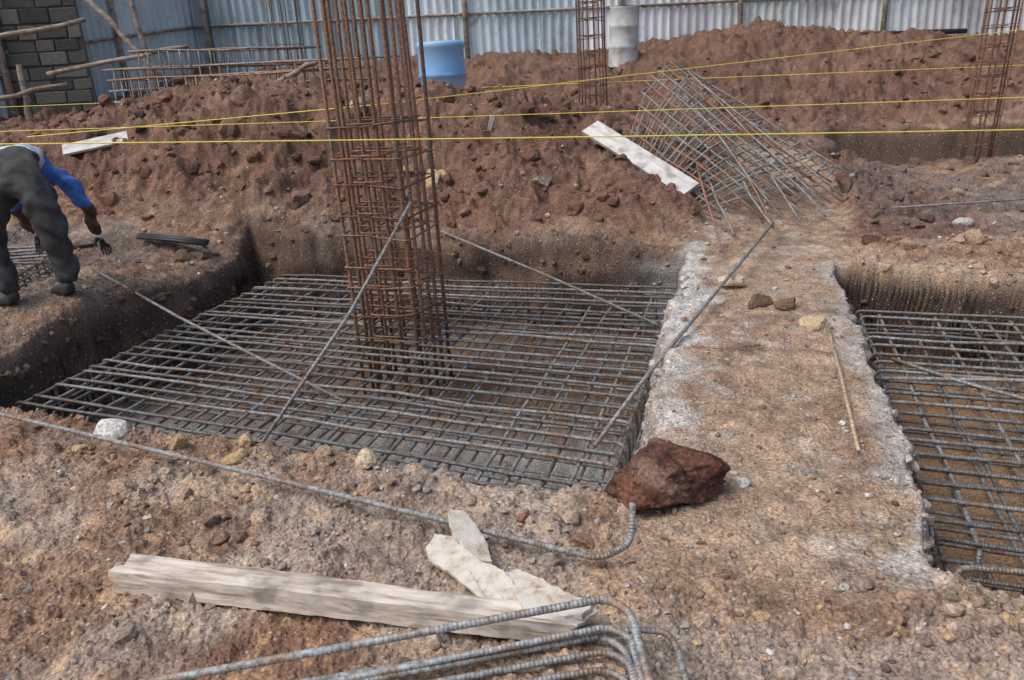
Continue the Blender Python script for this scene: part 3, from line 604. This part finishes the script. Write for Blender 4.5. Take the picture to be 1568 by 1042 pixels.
# ------------------------------------------------------------------ worker
def worker():
    root=bpy.data.objects.new("construction_worker",None); COL.objects.link(root)
    def mk(name,col,rough=.85,sc=18,v=.35):
        m,nt,bs=newmat(name); tc=nt.nodes.new("ShaderNodeTexCoord"); n=N(nt,"ShaderNodeTexNoise",Scale=sc,Detail=5.0); nt.links.new(tc.outputs["Object"],n.inputs["Vector"])
        r=ramp(nt,n.outputs[0],[(.3,tuple(c*(1-v) for c in col)),(.7,tuple(c*(1+v) for c in col))]); nt.links.new(r.outputs[0],bs.inputs["Base Color"]); bs.inputs["Roughness"].default_value=rough; bump(nt,bs,n.outputs[0],.5,.02); return m
    trou=mk("trousers",(.058,.060,.058),.9,9,.6); shirt=mk("shirt",(.06,.16,.50)); shirtw=mk("shirt_white",(.50,.60,.74)); skin=mk("skin",(.07,.038,.025),.5,20,.15); boot=mk("boots",(.045,.047,.052),.6); hair=mk("hair",(.012,.01,.01)); glove=mk("glove",(.05,.052,.065))
    def skinned(name,nodes,edges,labels,mats,rootv=0,sub=2,parent=root,fold=0):
        me=bpy.data.meshes.new(name); bm=bmesh.new(); lay=bm.verts.layers.skin.verify()
        vs=[]
        for i,(p,r) in enumerate(nodes):
            v=bm.verts.new(p); rr=r if isinstance(r,tuple) else (r,r); v[lay].radius=rr; v[lay].use_root=(i==rootv); vs.append(v)
        for a,b in edges: bm.edges.new((vs[a],vs[b]))
        bm.to_mesh(me); bm.free(); ob=bpy.data.objects.new(name+"_tmp",me); COL.objects.link(ob)
        sk=ob.modifiers.new("skin",'SKIN'); sk.use_smooth_shade=True; sk.branch_smoothing=.6; ss_=ob.modifiers.new("sub",'SUBSURF'); ss_.levels=sub; ss_.render_levels=sub
        dg=bpy.context.evaluated_depsgraph_get(); dg.update(); m2=bpy.data.meshes.new_from_object(ob.evaluated_get(dg)); bpy.data.objects.remove(ob)
        o2=bpy.data.objects.new(name,m2); COL.objects.link(o2); o2.parent=parent; m2.materials.clear()
        for m in mats: m2.materials.append(m)
        segs=[(Vector(nodes[a][0]),Vector(nodes[b][0]),labels[k]) for k,(a,b) in enumerate(edges)]
        if fold:
            for v in m2.vertices:
                q=v.co; d=math.sin(q.z*39+math.sin(q.x*21)*2.3+math.sin(q.y*17)*1.9)*.005+math.sin(q.z*17+q.x*29+math.sin(q.z*31))*.006+math.sin(q.x*61+q.z*73)*.0025
                if q.z<.98 or q.y>5.9: v.co+=v.normal*d*fold
        for f in m2.polygons:
            c=f.center;best=None
            for a,b,l in segs:
                ab=b-a;t=max(0,min(1,(c-a).dot(ab)/ab.length_squared)); d=(c-(a+ab*t)).length
                if best is None or d<best[0]: best=(d,l)
            f.material_index=best[1]; f.use_smooth=True
        return o2
    nd=[((-3.22,5.76,1.07),(.19,.165)),((-3.27,5.92,1.15),(.17,.14)),((-3.34,6.12,1.12),(.18,.14)),((-3.40,6.30,.97),(.18,.13)),((-3.43,6.43,.85),.065),
        ((-3.10,5.74,.95),(.13,.135)),((-3.03,5.72,.62),.10),((-3.02,5.76,.42),.092),((-3.03,5.74,.24),.078),
        ((-3.36,5.73,.95),(.13,.135)),((-3.44,5.66,.62),.10),((-3.42,5.66,.42),.092),((-3.37,5.62,.22),.078),
        ((-3.17,6.28,.93),.078),((-3.05,6.30,.71),.055),((-3.03,6.34,.47),.036),
        ((-3.60,6.28,.93),.080),((-3.66,6.40,.72),.055),((-3.60,6.48,.49),.036)]
    ed=[(0,1),(1,2),(2,3),(3,4),(0,5),(5,6),(6,7),(7,8),(0,9),(9,10),(10,11),(11,12),(3,13),(13,14),(14,15),(3,16),(16,17),(17,18)]
    lb=[0,2,1,3,0,0,0,0,0,0,0,0,1,1,3,1,1,3]
    skinned("body",nd,ed,lb,[trou,shirt,shirtw,skin],0,3,root,1.5)
    bm=bmesh.new(); bmesh.ops.create_icosphere(bm,subdivisions=4,radius=1)
    for v in bm.verts:
        p=v.co; x,y,z=p
        s=Vector((x*.078,y*.098,z*.115))
        if z<0: s.x*=1-.28*(-z); s.y+=.012*(-z)
        if y>.6: s.y+=.024*math.exp(-((x/.16)**2+((z+.12)/.22)**2))-.008*(math.exp(-(((abs(x)-.38)/.17)**2+((z-.05)/.13)**2)))+.008*math.exp(-((x/.3)**2+((z+.48)/.07)**2))
        if abs(x)>.9: s.x+=math.copysign(.018*math.exp(-(((y)/.2)**2+((z+.02)/.25)**2)),x)
        v.co=s
    hme=bpy.data.meshes.new("head");bm.to_mesh(hme);bm.free(); hme.materials.append(skin);hme.materials.append(hair)
    for f in hme.polygons:
        f.use_smooth=True; c=f.center
        if c.z>.045 or (c.y<-.02 and c.z>-.04): f.material_index=1
    ho=bpy.data.objects.new("head",hme);COL.objects.link(ho);ho.parent=root; ho.location=(-3.46,6.52,.77); ho.rotation_euler=(math.radians(-85),0,math.radians(5))
    def hand(name,w,dirn,side,thumbside):
        w=Vector(w);d=Vector(dirn).normalized();s=Vector(side).normalized();nrm=d.cross(s)
        nd=[(w,(.028,.022)),(w+d*.05,(.038,.02))];ed=[(0,1)]
        for i,(o,l) in enumerate(((-.030,.068),(-.010,.078),(.010,.072),(.030,.058))):
            b=len(nd); p=w+d*.085+s*o; nd+=[(p,.0105),(p+d*l*.42+nrm*.008+s*o*.15,.0095),(p+d*l*.72+nrm*.026,.0085),(p+d*l*.88+nrm*.045,.0075)]
            ed+=[(1,b),(b,b+1),(b+1,b+2),(b+2,b+3)]
        b=len(nd);p=w+d*.025+s*thumbside*.03; nd+=[(p,.012),(p+d*.03+s*thumbside*.022+nrm*.01,.011),(p+d*.055+s*thumbside*.022+nrm*.026,.009)]; ed+=[(0,b),(b,b+1),(b+1,b+2)]
        skinned(name,nd,ed,[0]*len(ed),[glove],0,2)
    hand("hand_right",(-3.03,6.345,.46),(.25,.25,-1),(1,.2,0),-1)
    hand("hand_left",(-3.60,6.485,.48),(.1,.2,-1),(1,-.2,0),1)
    def bootf(name,an,dirn,gz):
        an=Vector(an);d=Vector((dirn[0],dirn[1],0)).normalized(); f=lambda k,z:Vector((an.x+d.x*k,an.y+d.y*k,z))
        nd=[(f(0,an.z+.05),.066),(f(-.01,gz+.10),(.058,.058)),(f(-.04,gz+.045),(.048,.048)),(f(.07,gz+.055),(.051,.048)),(f(.16,gz+.042),(.054,.038)),(f(.22,gz+.036),(.040,.03))]
        skinned(name,nd,[(0,1),(1,2),(1,3),(3,4),(4,5)],[0]*5,[boot],1,2)
    bootf("boot_right",(-3.03,5.74,.23),(-.75,.55),.13); bootf("boot_left",(-3.37,5.62,.21),(-.85,.35),.12)
    root.location=(-.14,0,.0)
    return root
worker()
